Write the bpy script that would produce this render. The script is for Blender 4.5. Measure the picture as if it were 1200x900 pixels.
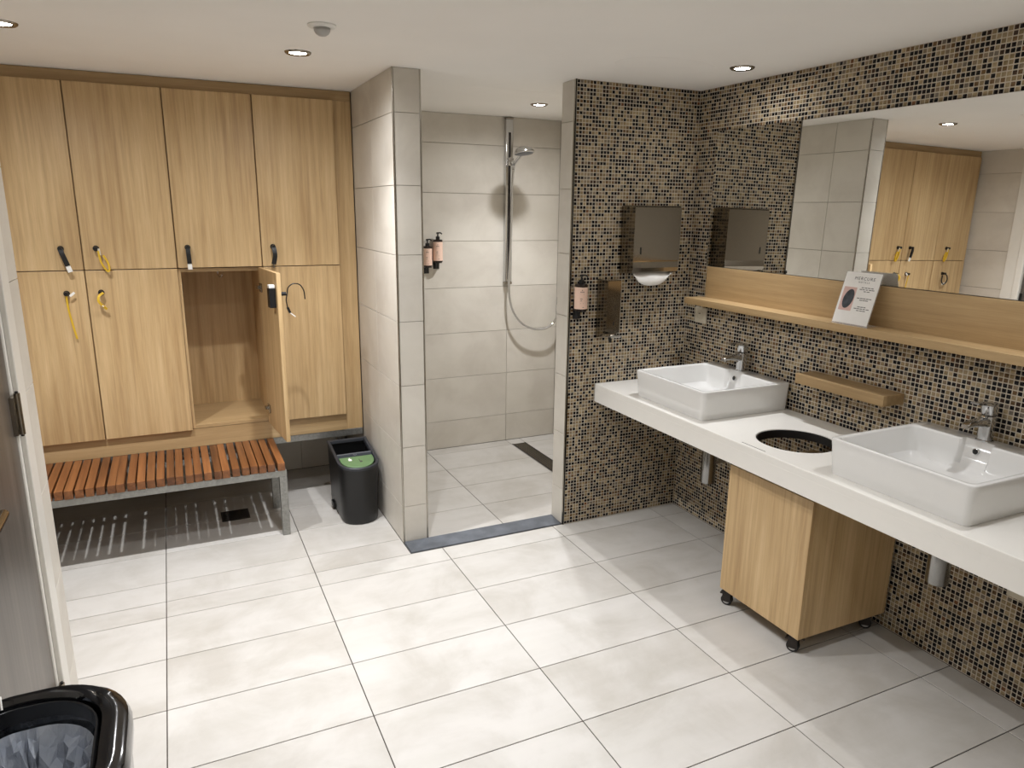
import bpy, bmesh, math, random
import numpy as np
from mathutils import Vector, Matrix
random.seed(7)
for o in list(bpy.data.objects): bpy.data.objects.remove(o)
scene = bpy.context.scene
COL = scene.collection
PI = math.pi

# ------------------------------------------------------------------ camera
cam_d = bpy.data.cameras.new('camera'); cam = bpy.data.objects.new('camera', cam_d); COL.objects.link(cam)
cam_d.sensor_fit = 'HORIZONTAL'; cam_d.sensor_width = 36; cam_d.lens = 25.249; cam_d.clip_start = 0.02
R_ = Vector((0.90502326, -0.42520507, 0.0115564)); U_ = Vector((0.0903383, 0.21868628, 0.9716045)); F_ = Vector((0.41565838, 0.87828069, -0.23632847))
m = Matrix((R_, U_, -F_)).transposed().to_4x4(); m.translation = (0.1393, -2.8744, 1.5844)
cam.matrix_world = m
scene.camera = cam

# ------------------------------------------------------------------ world, exposure
w = bpy.data.worlds.new('world'); scene.world = w; w.use_nodes = True
w.node_tree.nodes['Background'].inputs[0].default_value = (0.9, 0.95, 1, 1)
w.node_tree.nodes['Background'].inputs[1].default_value = 0.05
vs = scene.view_settings
scene.display_settings.display_device = 'sRGB'
vs.view_transform = 'Standard'; vs.look = 'None'; vs.gamma = 1; vs.exposure = 0.52; vs.use_curve_mapping = False
LAMP_W = 37.0       # beam
SPILL_W = 16.5      # wide soft part of each lamp
LAMP_COL = (0.945, 0.962, 1.0)

# ------------------------------------------------------------------ main dimensions (metres, floor z = 0)
H = 2.156          # ceiling
XR = 2.559         # basin wall (face of the mosaic)
YM = 0.123         # mosaic cross wall (face)
XM = 1.858         # its free end
YP = 0.248         # front of the tiled partition
XP0, XP1 = 1.045, 1.171
YS = 1.529         # shower back wall face
YB = 1.50          # wall behind the lockers
XL = -1.03         # wall left of the lockers
XD = -0.25         # wall with the entrance door
YD = -0.46         # its free end
YF = -3.7          # wall behind the photographer
ZJ = [0.187 + 0.2985 * k for k in range(-1, 8)]

# ------------------------------------------------------------------ materials
def nodes(name):
    mt = bpy.data.materials.new(name); mt.use_nodes = True
    nt = mt.node_tree; b = nt.nodes['Principled BSDF']
    return mt, nt, b
def lin(c):
    return tuple(((v / 255) / 12.92 if v / 255 <= 0.04045 else ((v / 255 + 0.055) / 1.055) ** 2.4) for v in c) + (1,)
def coords(nt, scale=(1, 1, 1), rnd=True):
    tc = nt.nodes.new('ShaderNodeTexCoord'); src = tc.outputs['Object']
    if rnd:
        oi = nt.nodes.new('ShaderNodeObjectInfo')
        mu = nt.nodes.new('ShaderNodeMath'); mu.operation = 'MULTIPLY'; mu.inputs[1].default_value = 53.7
        nt.links.new(oi.outputs['Random'], mu.inputs[0])
        ad = nt.nodes.new('ShaderNodeVectorMath'); ad.operation = 'ADD'
        nt.links.new(src, ad.inputs[0]); nt.links.new(mu.outputs[0], ad.inputs[1]); src = ad.outputs[0]
    mp = nt.nodes.new('ShaderNodeMapping'); mp.inputs['Scale'].default_value = scale
    nt.links.new(src, mp.inputs['Vector'])
    return mp.outputs[0]
def noise(nt, vec, scale, detail=4, rough=0.55, dist=0):
    n = nt.nodes.new('ShaderNodeTexNoise'); n.inputs['Scale'].default_value = scale; n.inputs['Detail'].default_value = detail
    n.inputs['Roughness'].default_value = rough; n.inputs['Distortion'].default_value = dist
    nt.links.new(vec, n.inputs['Vector']); return n.outputs['Fac']
def ramp(nt, fac, stops):
    r = nt.nodes.new('ShaderNodeValToRGB'); e = r.color_ramp.elements
    while len(e) < len(stops): e.new(0.5)
    for el, (p, c) in zip(e, stops): el.position = p; el.color = c
    nt.links.new(fac, r.inputs[0]); return r.outputs[0]
def mixc(nt, a, b, fac, mode='MIX'):
    x = nt.nodes.new('ShaderNodeMix'); x.data_type = 'RGBA'; x.blend_type = mode
    for v, i in ((fac, 0), (a, 6), (b, 7)):
        if isinstance(v, (int, float, tuple)): x.inputs[i].default_value = v
        else: nt.links.new(v, x.inputs[i])
    return x.outputs[2]
def bump(nt, b, h, strength, dist=0.002):
    bp = nt.nodes.new('ShaderNodeBump'); bp.inputs['Strength'].default_value = strength; bp.inputs['Distance'].default_value = dist
    nt.links.new(h, bp.inputs['Height']); nt.links.new(bp.outputs[0], b.inputs['Normal'])
def plain(name, c, rough=0.5, metal=0.0, var=0.06, scale=30, spec=0.5, bmp=0.0, coat=0.0):
    mt, nt, b = nodes(name)
    v = coords(nt); f = noise(nt, v, scale)
    c = lin(c); d = tuple(x * (1 - var) for x in c[:3]) + (1,); l = tuple(min(1, x * (1 + var)) for x in c[:3]) + (1,)
    nt.links.new(ramp(nt, f, [(0.3, d), (0.7, l)]), b.inputs['Base Color'])
    b.inputs['Roughness'].default_value = rough; b.inputs['Metallic'].default_value = metal; b.inputs['Specular IOR Level'].default_value = spec
    b.inputs['Coat Weight'].default_value = coat
    if bmp: bump(nt, b, f, bmp)
    return mt
def wood(name, axis, dark, mid, light, rough=0.42, vary=0.0):
    mt, nt, b = nodes(name)
    s = {'x': (1.0, 34, 34), 'y': (34, 1.0, 34), 'z': (34, 34, 1.0)}[axis]
    v = coords(nt, s); f1 = noise(nt, v, 1.6, 5, 0.6, 0.35)
    s2 = tuple(0.7 if q == 1.0 else 8 for q in s)
    f2 = noise(nt, coords(nt, s2), 1.3, 3, 0.5, 0.7)
    s3 = tuple(6 if q == 1.0 else 170 for q in s)
    f3 = noise(nt, coords(nt, s3), 2.0, 2, 0.6)
    c1 = ramp(nt, f1, [(0.28, lin(dark)), (0.5, lin(mid)), (0.74, lin(light))])
    c2 = ramp(nt, f2, [(0.3, lin(dark)), (0.7, lin(light))])
    c = mixc(nt, c1, c2, 0.42)
    g = ramp(nt, f3, [(0.3, (0.86, 0.84, 0.82, 1)), (0.6, (1, 1, 1, 1))])
    c = mixc(nt, c, g, 0.6, 'MULTIPLY')
    if vary:
        oi = nt.nodes.new('ShaderNodeObjectInfo'); lo = 1 - vary
        c = mixc(nt, c, ramp(nt, oi.outputs['Random'], [(0, (lo, lo, lo, 1)), (1, (1, 1, 1, 1))]), 1.0, 'MULTIPLY')
    nt.links.new(c, b.inputs['Base Color']); b.inputs['Roughness'].default_value = rough
    bump(nt, b, f3, 0.06, 0.001)
    return mt
def tilemat(name, base, dark, rough, blot, streak, bmp=0.0):
    mt, nt, b = nodes(name)
    v = coords(nt); f = noise(nt, v, 3.2, 6, 0.62, 0.4)
    vs_ = coords(nt, streak); f2 = noise(nt, vs_, 2.2, 5, 0.6)
    c = ramp(nt, f, [(0.34, lin(dark)), (0.56, lin(base)), (0.8, lin(tuple(min(255, x + 5) for x in base)))])
    c = mixc(nt, c, ramp(nt, f2, [(0.3, (blot, blot, blot * 0.985, 1)), (0.62, (1, 1, 1, 1))]), 1.0, 'MULTIPLY')
    oi = nt.nodes.new('ShaderNodeObjectInfo')
    c = mixc(nt, c, ramp(nt, oi.outputs['Random'], [(0, (0.965, 0.96, 0.955, 1)), (1, (1, 1, 1, 1))]), 1.0, 'MULTIPLY')
    nt.links.new(c, b.inputs['Base Color']); b.inputs['Roughness'].default_value = rough
    f3 = noise(nt, v, 60, 4, 0.6); bump(nt, b, f3, bmp or 0.03, 0.002)
    return mt
M = {}
M['ceiling'] = plain('ceiling_paint', (246, 243, 238), 0.85, var=0.015, scale=2.5, spec=0.25)
M['floor_tile'] = tilemat('floor_tile', (197, 193, 187), (182, 177, 169), 0.38, 0.93, (0.8, 5.0, 1))
M['wall_tile'] = tilemat('wall_tile', (212, 206, 195), (201, 194, 183), 0.45, 0.965, (0.9, 0.9, 4.0))
M['grout'] = plain('floor_grout', (66, 59, 52), 0.9)
M['wall_grout'] = plain('wall_grout', (168, 160, 148), 0.9)
M['mosaic_grout'] = plain('mosaic_grout', (212, 201, 183), 0.85, var=0.04)
M['oak'] = wood('oak_vertical', 'z', (162, 130, 88), (200, 168, 120), (219, 191, 146))
M['oak_y'] = wood('oak_along_wall', 'y', (160, 131, 90), (180, 151, 108), (196, 168, 126))
M['oak_x'] = wood('oak_plinth', 'x', (160, 131, 90), (180, 151, 108), (196, 168, 126))
M['teak'] = wood('teak_slat', 'y', (80, 44, 22), (126, 76, 40), (166, 110, 64), 0.36, 0.38)
M['white'] = plain('ceramic_white', (232, 231, 228), 0.10, var=0.006, coat=0.4)
M['counter'] = plain('solid_surface_white', (236, 233, 226), 0.28, var=0.008)
M['chrome'] = plain('chrome', (205, 205, 205), 0.08, 1.0, var=0.02)
M['steel'] = plain('brushed_steel', (150, 142, 130), 0.13, 1.0, var=0.05, scale=120)
M['satin'] = plain('satin_chrome', (150, 150, 148), 0.2, 1.0, var=0.03)
M['trim'] = plain('trim_steel', (175, 170, 160), 0.22, 1.0, var=0.04)
M['galv'] = plain('galvanised_steel', (150, 150, 146), 0.42, 0.75, var=0.16, scale=90, bmp=0.08)
M['black'] = plain('black_plastic', (16, 16, 17), 0.38, var=0.08)
M['bin_rim'] = plain('bin_rim', (44, 47, 53), 0.4)
M['gloss_black'] = plain('gloss_black_plastic', (12, 12, 14), 0.12, var=0.05, coat=0.5)
M['rubber'] = plain('black_rubber', (26, 25, 24), 0.7)
M['grey'] = plain('grey_plastic', (88, 92, 98), 0.4)
M['lens_grey'] = plain('lens_grey', (176, 174, 170), 0.3)
M['green'] = plain('green_lid', (96, 124, 84), 0.42)
M['slate'] = plain('slate', (88, 92, 98), 0.4, var=0.3, scale=14)
M['yellow'] = plain('yellow_strap', (212, 172, 40), 0.5)
M['white_plastic'] = plain('white_plastic', (232, 230, 224), 0.4)
M['cream'] = plain('cream_plastic', (214, 205, 184), 0.4)
M['paper'] = plain('paper_white', (236, 233, 228), 0.75, var=0.02)
M['pink'] = plain('pink_print', (214, 180, 170), 0.6, var=0.06, scale=60)
M['ink'] = plain('dark_ink', (70, 66, 64), 0.6)
M['stone_print'] = plain('dark_print', (58, 62, 68), 0.5, var=0.5, scale=45)
M['peach'] = plain('peach_label', (232, 198, 178), 0.5, var=0.02)
M['bottle'] = plain('dark_bottle', (38, 27, 22), 0.15)
M['doorleaf'] = wood('dark_door_laminate', 'z', (70, 64, 58), (92, 85, 78), (110, 102, 94), 0.35)
M['frame_white'] = plain('white_lacquer', (222, 218, 209), 0.35, var=0.015)
M['grey_wall'] = plain('grey_wall_paint', (150, 138, 124), 0.8, var=0.03)
M['drain_dark'] = plain('drain_dark', (44, 38, 34), 0.5, 0.3, var=0.2)

mt, nt, b = nodes('mosaic_glass')
at = nt.nodes.new('ShaderNodeAttribute'); at.attribute_name = 'chip'
nt.links.new(mixc(nt, at.outputs['Color'], ramp(nt, noise(nt, coords(nt, rnd=False), 160, 3), [(0.3, (0.82, 0.8, 0.78, 1)), (0.7, (1, 1, 1, 1))]), 1.0, 'MULTIPLY'), b.inputs['Base Color'])
b.inputs['Roughness'].default_value = 0.22; b.inputs['Specular IOR Level'].default_value = 0.22; M['mosaic'] = mt
mt, nt, b = nodes('mirror_glass')
nt.links.new(ramp(nt, noise(nt, coords(nt), 3), [(0, (0.86, 0.865, 0.85, 1)), (1, (0.875, 0.88, 0.865, 1))]), b.inputs['Base Color'])
b.inputs['Metallic'].default_value = 1; b.inputs['Roughness'].default_value = 0.006; M['mirror'] = mt
mt, nt, b = nodes('lamp_glow'); b.inputs['Base Color'].default_value = (0, 0, 0, 1)
nt.links.new(ramp(nt, noise(nt, coords(nt), 20), [(0, (1, 0.95, 0.88, 1)), (1, (1, 0.97, 0.92, 1))]), b.inputs['Emission Color']); b.inputs['Emission Strength'].default_value = 40; M['glow'] = mt
mt, nt, b = nodes('clear_bag')
nt.links.new(ramp(nt, noise(nt, coords(nt), 12), [(0.3, lin((190, 198, 212))), (0.7, lin((232, 236, 242)))]), b.inputs['Base Color'])
b.inputs['Roughness'].default_value = 0.16; b.inputs['Alpha'].default_value = 0.62; bump(nt, b, noise(nt, coords(nt, (3, 3, 1)), 16, 4, 0.6, 1.5), 0.5, 0.01); M['bag'] = mt
mt, nt, b = nodes('clear_acrylic')
nt.links.new(ramp(nt, noise(nt, coords(nt), 5), [(0, (0.96, 0.97, 0.97, 1)), (1, (1, 1, 1, 1))]), b.inputs['Base Color'])
b.inputs['Roughness'].default_value = 0.04; b.inputs['Alpha'].default_value = 0.22; M['acrylic'] = mt

# ------------------------------------------------------------------ object helpers
def wl(o):
    v = Vector((0, 0, 0))
    while o is not None: v += o.location; o = o.parent
    return v
def finish(o, label=None, cat=None, group=None, kind=None):
    for k, v in (('label', label), ('category', cat), ('group', group), ('kind', kind)):
        if v: o[k] = v
    return o
def thing(name, loc, label, cat, group=None):
    o = bpy.data.objects.new(name, None); COL.objects.link(o); o.location = loc; o.empty_display_size = 0.05
    return finish(o, label, cat, group)
def part(name, bm, mat, parent=None, origin=None, smooth=False, bevel=0, **kw):
    """bm is authored in world coordinates; the object sits at origin (world)"""
    org = Vector(origin) if origin is not None else (wl(parent) if parent else Vector((0, 0, 0)))
    bmesh.ops.translate(bm, vec=-org, verts=bm.verts)
    bmesh.ops.recalc_face_normals(bm, faces=bm.faces)
    me = bpy.data.meshes.new(name); bm.to_mesh(me); bm.free()
    if smooth:
        for p in me.polygons: p.use_smooth = True
        if smooth != 'all': me.set_sharp_from_angle(angle=math.radians(38))
    me.materials.append(M[mat])
    o = bpy.data.objects.new(name, me); COL.objects.link(o)
    if parent: o.parent = parent; o.location = org - wl(parent)
    else: o.location = org
    if bevel:
        md = o.modifiers.new('bevel', 'BEVEL'); md.width = bevel; md.segments = 2; md.limit_method = 'ANGLE'
    return finish(o, **kw)
def struct(name, bm, mat, **kw): return part(name, bm, mat, None, kind='structure', **kw)
def B(): return bmesh.new()
def box(bm, x0, x1, y0, y1, z0, z1, bev=0, seg=2):
    x0, x1 = min(x0, x1), max(x0, x1); y0, y1 = min(y0, y1), max(y0, y1); z0, z1 = min(z0, z1), max(z0, z1)
    r = bmesh.ops.create_cube(bm, size=1)
    for v in r['verts']: v.co = Vector(((x0 + x1) / 2 + v.co.x * (x1 - x0), (y0 + y1) / 2 + v.co.y * (y1 - y0), (z0 + z1) / 2 + v.co.z * (z1 - z0)))
    if bev:
        es = list({e for v in r['verts'] for e in v.link_edges})
        bmesh.ops.bevel(bm, geom=es, offset=bev, segments=seg, profile=0.5, affect='EDGES')
    return bm
def bx(*a, **k): return box(B(), *a, **k)
def loft(bm, loops, close=True, cap0=True, cap1=True):
    rows = [[bm.verts.new(p) for p in lp] for lp in loops]
    n = len(rows[0])
    for a, c in zip(rows, rows[1:]):
        for i in range(n if close else n - 1):
            j = (i + 1) % n
            bm.faces.new((a[i], a[j], c[j], c[i]))
    if cap0: bm.faces.new(rows[0][::-1])
    if cap1: bm.faces.new(rows[-1])
    return bm
def ring(c, r, axis=Vector((0, 0, 1)), n=20, ry=None):
    axis = Vector(axis).normalized(); a = axis.orthogonal().normalized(); b2 = axis.cross(a)
    return [Vector(c) + a * math.cos(t) * r + b2 * math.sin(t) * (ry or r) for t in (2 * PI * i / n for i in range(n))]
def cyl(bm, p0, p1, r0, r1=None, n=20):
    p0, p1 = Vector(p0), Vector(p1); ax = p1 - p0
    return loft(bm, [ring(p0, r0, ax, n), ring(p1, r0 if r1 is None else r1, ax, n)])
def lathe(bm, c, prof, axis=(0, 0, 1), n=28):
    axis = Vector(axis).normalized()
    return loft(bm, [ring(Vector(c) + axis * h, max(r, 1e-4), axis, n) for r, h in prof])
def tube(bm, pts, r, n=8):
    pts = [Vector(p) for p in pts]; loops = []
    t0 = (pts[1] - pts[0]).normalized(); u = t0.orthogonal().normalized()
    for i, p in enumerate(pts):
        t = (pts[min(i + 1, len(pts) - 1)] - pts[max(i - 1, 0)]).normalized()
        u = (u - t * u.dot(t)).normalized(); v = t.cross(u)
        rr = r[i] if isinstance(r, (list, tuple)) else r
        loops.append([p + (u * math.cos(a) + v * math.sin(a)) * rr for a in (2 * PI * k / n for k in range(n))])
    return loft(bm, loops)
def ribbon(bm, pts, wdir, wid, th):
    """flat strap: rectangle section swept along pts"""
    pts = [Vector(p) for p in pts]; wd = Vector(wdir).normalized(); loops = []
    for i, p in enumerate(pts):
        t = (pts[min(i + 1, len(pts) - 1)] - pts[max(i - 1, 0)]).normalized()
        q = (wd - t * wd.dot(t)).normalized(); nrm = t.cross(q)
        loops.append([p + q * wid / 2 + nrm * th / 2, p - q * wid / 2 + nrm * th / 2, p - q * wid / 2 - nrm * th / 2, p + q * wid / 2 - nrm * th / 2])
    return loft(bm, loops)
def smoothpath(pts, n=6):
    pts = [Vector(p) for p in pts]; out = []
    for i in range(len(pts) - 1):
        p0 = pts[max(i - 1, 0)]; p1 = pts[i]; p2 = pts[i + 1]; p3 = pts[min(i + 2, len(pts) - 1)]
        for k in range(n):
            t = k / n
            out.append(0.5 * ((2 * p1) + (p2 - p0) * t + (2 * p0 - 5 * p1 + 4 * p2 - p3) * t * t + (3 * p1 - p0 - 3 * p2 + p3) * t ** 3))
    out.append(pts[-1]); return out
def rrect(x0, x1, y0, y1, r, z, nc=5, ns=8, rl=None):
    """rounded rectangle loop; rl = corner radius on the x0 side"""
    P = []; q = r if rl is None else rl
    cs = [(x1 - r, y0 + r, -PI / 2, r), (x1 - r, y1 - r, 0, r), (x0 + q, y1 - q, PI / 2, q), (x0 + q, y0 + q, PI, q)]
    for k, (cx, cy, a0, rr) in enumerate(cs):
        for i in range(nc + 1):
            a = a0 + PI / 2 * i / nc; P.append(Vector((cx + rr * math.cos(a), cy + rr * math.sin(a), z)))
        nx = cs[(k + 1) % 4]; a1 = nx[2]
        e = Vector((nx[0] + nx[3] * math.cos(a1), nx[1] + nx[3] * math.sin(a1), z)); s = P[-1]
        for i in range(1, ns): P.append(s.lerp(e, i / ns))
    return P
_cache = {}
def tile(parent, cx, cy, cz, sx, sy, sz, mat, name='tile'):
    k = (round(sx, 4), round(sy, 4), round(sz, 4), mat)
    if k not in _cache:
        bm = bx(-sx / 2, sx / 2, -sy / 2, sy / 2, -sz / 2, sz / 2, bev=0.0007, seg=1); me = bpy.data.meshes.new(name); bm.to_mesh(me); bm.free(); me.materials.append(M[mat]); _cache[k] = me
    o = bpy.data.objects.new(name, _cache[k]); COL.objects.link(o); o.parent = parent
    o.location = Vector((cx, cy, cz)) - wl(parent); return o
def spans(a, b, joints):
    e = [a] + [j for j in sorted(joints) if a + 0.012 < j < b - 0.012] + [b]
    return list(zip(e, e[1:]))
T = 0.008; G = 0.0012
def tiles_x(parent, X, out, y0, y1, yj, z0=0, z1=H, zj=ZJ):      # wall plane X = const, out = +-1 outward
    for a, c in spans(y0, y1, yj):
        for d, e in spans(z0, z1, zj):
            tile(parent, X - out * T / 2, (a + c) / 2, (d + e) / 2, T, c - a - 2 * G, e - d - 2 * G, 'wall_tile')
def tiles_y(parent, Y, out, x0, x1, xj, z0=0, z1=H, zj=ZJ):
    for a, c in spans(x0, x1, xj):
        for d, e in spans(z0, z1, zj):
            tile(parent, (a + c) / 2, Y - out * T / 2, (d + e) / 2, c - a - 2 * G, T, e - d - 2 * G, 'wall_tile')
PAL = [((12, 11, 14), 30), ((28, 21, 20), 12), ((70, 52, 40), 8), ((122, 96, 66), 9), ((156, 137, 103), 17), ((176, 158, 125), 16), ((150, 134, 110), 9), ((130, 120, 106), 5), ((128, 88, 58), 1)]
PALC = np.array([lin(c)[:3] for c, _ in PAL]); PALW = np.array([q for _, q in PAL], float); PALW /= PALW.sum()
rng = np.random.default_rng(5)
def mosaic(parent, u0, u1, z0, z1, mapf, pitch=0.01675, gap=0.0036, th=0.0016):
    nu = int(round((u1 - u0) / pitch)); nz = int(round((z1 - z0) / pitch)); pu = (u1 - u0) / nu; pz = (z1 - z0) / nz
    I, J = np.meshgrid(np.arange(nu), np.arange(nz), indexing='ij'); I = I.ravel(); J = J.ravel(); n = len(I)
    a = u0 + I * pu + gap / 2; bb = a + pu - gap; c = z0 + J * pz + gap / 2; d = c + pz - gap
    t = th + rng.uniform(-0.0003, 0.0003, n); e = 0.0006
    U = np.stack([a, bb, bb, a, a + e, bb - e, bb - e, a + e], 1); Z = np.stack([c, c, d, d, c + e, c + e, d - e, d - e], 1)
    W = np.stack([t * 0] * 4 + [t] * 4, 1)
    co = mapf(U.ravel(), Z.ravel(), W.ravel()) - np.array(wl(parent))
    f = np.array([[4, 5, 6, 7], [0, 1, 5, 4], [1, 2, 6, 5], [2, 3, 7, 6], [3, 0, 4, 7]])
    F = (f[None] + 8 * np.arange(n)[:, None, None]).reshape(-1, 4)
    me = bpy.data.meshes.new('mosaic_chips'); me.vertices.add(8 * n); me.loops.add(F.size); me.polygons.add(len(F))
    me.vertices.foreach_set('co', co.ravel()); me.loops.foreach_set('vertex_index', F.ravel())
    me.polygons.foreach_set('loop_start', np.arange(0, F.size, 4)); me.update(calc_edges=True)
    col = PALC[rng.choice(len(PAL), n, p=PALW)] * rng.uniform(0.85, 1.15, (n, 1))
    at = me.attributes.new('chip', 'FLOAT_COLOR', 'POINT')
    at.data.foreach_set('color', np.c_[np.repeat(col, 8, 0), np.ones(8 * n)].ravel().astype(np.float32))
    me.materials.append(M['mosaic'])
    bm = bmesh.new(); bm.from_mesh(me); bmesh.ops.recalc_face_normals(bm, faces=bm.faces); bm.to_mesh(me); bm.free()
    o = bpy.data.objects.new('mosaic_chips', me); COL.objects.link(o); o.parent = parent; o['kind'] = 'stuff'; return o

# ================================================================== STRUCTURE
# floor slabs and tiles
fl = struct('floor', box(bx(XL - 0.1, XR + 0.1, YF - 0.1, YP, -0.06, -0.002), XL - 0.1, XP0 + 0.02, YP, YB + 0.1, -0.06, -0.002), 'grout')
FT = 0.298
def floor_tiles(parent, x0, x1, y0, y1, xj, yj, z=0.0):
    for a, c in spans(x0, x1, xj):
        for d, e in spans(y0, y1, yj):
            tile(parent, (a + c) / 2, (d + e) / 2, z - 0.005, c - a - 0.0034, e - d - 0.0034, 0.01, 'floor_tile')
XJ = [0.6 * k for k in range(-3, 6)]; YJ = [FT * k for k in range(-14, 7)]
floor_tiles(fl, XL, XR, YF, 0.128, XJ, YJ)
floor_tiles(fl, XL, XP0, 0.128, YB, XJ, YJ)
fs = struct('floor_shower', bx(XP1 - 0.02, XR + 0.1, YP, YS + 0.1, -0.06, -0.007), 'grout')
floor_tiles(fs, XP1, XR, 0.246, YS, [1.586, 2.178, 2.285], [0.246 + 0.2945 * k for k in range(6)], -0.005)
struct('ceiling', bx(XL - 0.1, XR + 0.1, YF - 0.1, YS + 0.1, H, H + 0.08), 'ceiling')

cl = bpy.data.objects['ceiling']
def patch(cx, cy, rx, ry, seed):
    rs = random.Random(seed); k = [rs.uniform(0.75, 1.1) for _ in range(9)]
    def lp(f, z): return [Vector((cx + f * rx * k_ * math.cos(a), cy + f * ry * k_ * math.sin(a), z)) for a, k_ in ((2 * PI * i / 36, k[int(i / 4)] * (1 - (i % 4) / 4) + k[(int(i / 4) + 1) % 9] * (i % 4) / 4) for i in range(36))]
    part('plaster_patch', loft(B(), [lp(1, H), lp(0.99, H - 0.0006), lp(0.8, H - 0.0016), lp(0.3, H - 0.002)], cap0=False), 'ceiling', cl)
patch(2.02, -0.28, 0.26, 0.16, 4); patch(1.75, 0.62, 0.34, 0.10, 8)
# walls
o = struct('wall_back', bx(XL - 0.1, XP0 + 0.06, YB + T, YB + 0.1, 0, H), 'wall_grout')
tiles_y(o, YB, -1, XL, XP0, [-0.43, 0.17, 0.77])
o = struct('wall_shower_back', bx(XP0 + 0.06, XR + 0.1, YS + T, YS + 0.1, -0.02, H), 'wall_grout')
tiles_y(o, YS, -1, XP1, XR, [1.578, 2.178], -0.004)
o = struct('wall_shower_right', bx(XR + T, XR + 0.1, YP, YS + T, -0.02, H), 'wall_grout')
tiles_x(o, XR, -1, YP, YS, [0.55, 1.15], -0.004)
o = struct('wall_left', bx(XL - 0.1, XL - T, YD - 0.1, YB + T, 0, H), 'wall_grout')
tiles_x(o, XL, 1, 0.655, YB, [1.25])
tiles_x(o, XL, 1, YD, -0.32, [])
tiles_x(o, XL, 1, -0.32, 0.655, [], 2.06, H)
# partition between lockers and shower
o = struct('wall_partition', bx(XP0 + T, XP1 - T, YP + T, YS + T, -0.01, H), 'wall_grout')
tiles_x(o, XP0, -1, YP + 0.006, 0.99, [0.617])
tiles_x(o, XP1, 1, YP + 0.006, YS, [0.504, 1.104])
tiles_y(o, YP, -1, XP0 + 0.006, XP1 - 0.006, [])
# mosaic cross wall
o = struct('wall_mosaic', bx(XM + T, XR + 0.05, YM + 0.0016, YP, 0, H), 'mosaic_grout')
tiles_x(o, XM, -1, YM + 0.012, YP, [])
mosaic(o, XM + 0.006, XR, 0.002, H, lambda u, z, q: np.stack([u, YM + 0.0016 - q, z], 1))
# basin wall
o = struct('wall_right', bx(XR + 0.0016, XR + 0.1, YF, YM, 0, H), 'mosaic_grout')
mosaic(o, -2.45, YM, 0.002, H, lambda u, z, q: np.stack([XR + 0.0016 - q, u, z], 1))
# entrance door wall, its end and the wall behind the photographer
DY0, DY1, DZ = -1.60, -0.695, 2.04        # door opening
o = struct('wall_door', box(box(bx(XD - 0.12, XD - T, YF, DY0, 0, H), XD - 0.12, XD - T, DY1, YD - T, 0, H), XD - 0.12, XD - T, DY0, DY1, DZ, H), 'wall_grout')
tiles_x(o, XD, 1, -0.607, YD, [])
tiles_x(o, XD, 1, YF, DY0 - 0.075, [-3.3, -2.7, -2.1])
o = struct('wall_recess', bx(XL - 0.02, XD - T, YD - 0.1, YD - T, 0, H), 'wall_grout')
tiles_y(o, YD, 1, XL, XD - T, [-0.65])
o = struct('wall_front', bx(XL, XR + 0.1, YF - 0.1, YF, 0, H), 'ceiling')

# edge trims
def trim(n, bm, mat='trim', **k): return struct('trim_%d' % n, bm, mat, **k)
trim(1, cyl(B(), (XP0 + 0.003, YP + 0.003, 0.001), (XP0 + 0.003, YP + 0.003, H), 0.0045, n=10), smooth=True)
trim(2, cyl(B(), (XP1 - 0.003, YP + 0.003, 0.001), (XP1 - 0.003, YP + 0.003, H), 0.004, n=10), smooth=True)
trim(3, box(bx(XM - 0.001, XM + 0.006, YM - 0.003, YM + 0.001, 0.001, H), XM - 0.001, XM + 0.003, YM - 0.003, YM + 0.012, 0.001, H))
# dark stone threshold
bm = B()
loft(bm, [[Vector(p) for p in ((1.046, 0.133, -0.004), (1.853, 0.133, -0.004), (1.856, 0.244, -0.004), (1.047, 0.244, -0.004))],
          [Vector(p) for p in ((1.050, 0.135, 0.004), (1.852, 0.135, 0.004), (1.855, 0.242, 0.010), (1.050, 0.242, 0.010))]])
trim(4, bm, 'slate')

# entrance door: frame, leaf, hinges, lever
d1 = thing('door_1', (XD, -1.15, 0), 'dark brown wood grain door in a white frame', 'door'); d1['kind'] = 'structure'
part('door_frame', box(box(bx(XD - 0.06, XD + 0.004, DY1, -0.6075, 0, DZ + 0.085, bev=0.003), XD - 0.06, XD + 0.004, DY0 - 0.075, DY0, 0, DZ + 0.085, bev=0.003), XD - 0.06, XD + 0.004, DY0, DY1, DZ, DZ + 0.085, bev=0.003), 'frame_white', d1)
part('door_stop', box(bx(XD - 0.05, XD - 0.008, DY1 - 0.022, DY1, 0, DZ, bev=0.004), XD - 0.05, XD - 0.008, DY0, DY0 + 0.022, 0, DZ, bev=0.004), 'frame_white', d1)
leaf = part('door_leaf', bx(XD - 0.045, XD - 0.012, DY0 + 0.024, DY1 - 0.024, 0.008, DZ - 0.004, bev=0.002), 'doorleaf', d1)
for z in (0.20, 1.055, 1.80):
    h = part('hinge', box(cyl(B(), (XD + 0.001, DY1 - 0.020, z - 0.055), (XD + 0.001, DY1 - 0.020, z + 0.055), 0.0075, n=12), XD - 0.012, XD - 0.002, DY1 - 0.055, DY1 - 0.020, z - 0.05, z + 0.05), 'steel', d1, smooth=True)
    part('hinge_pin', cyl(B(), (XD + 0.001, DY1 - 0.020, z - 0.06), (XD + 0.001, DY1 - 0.020, z + 0.06), 0.004, n=10), 'black', h)
lv = part('lever_handle', tube(B(), smoothpath([(XD - 0.013, -1.40, 0.985), (XD + 0.030, -1.40, 0.985), (XD + 0.042, -1.39, 0.985), (XD + 0.045, -1.37, 0.985), (XD + 0.045, -1.25, 0.985)], 4), 0.010, 12), 'steel', d1, smooth=True)
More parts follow.
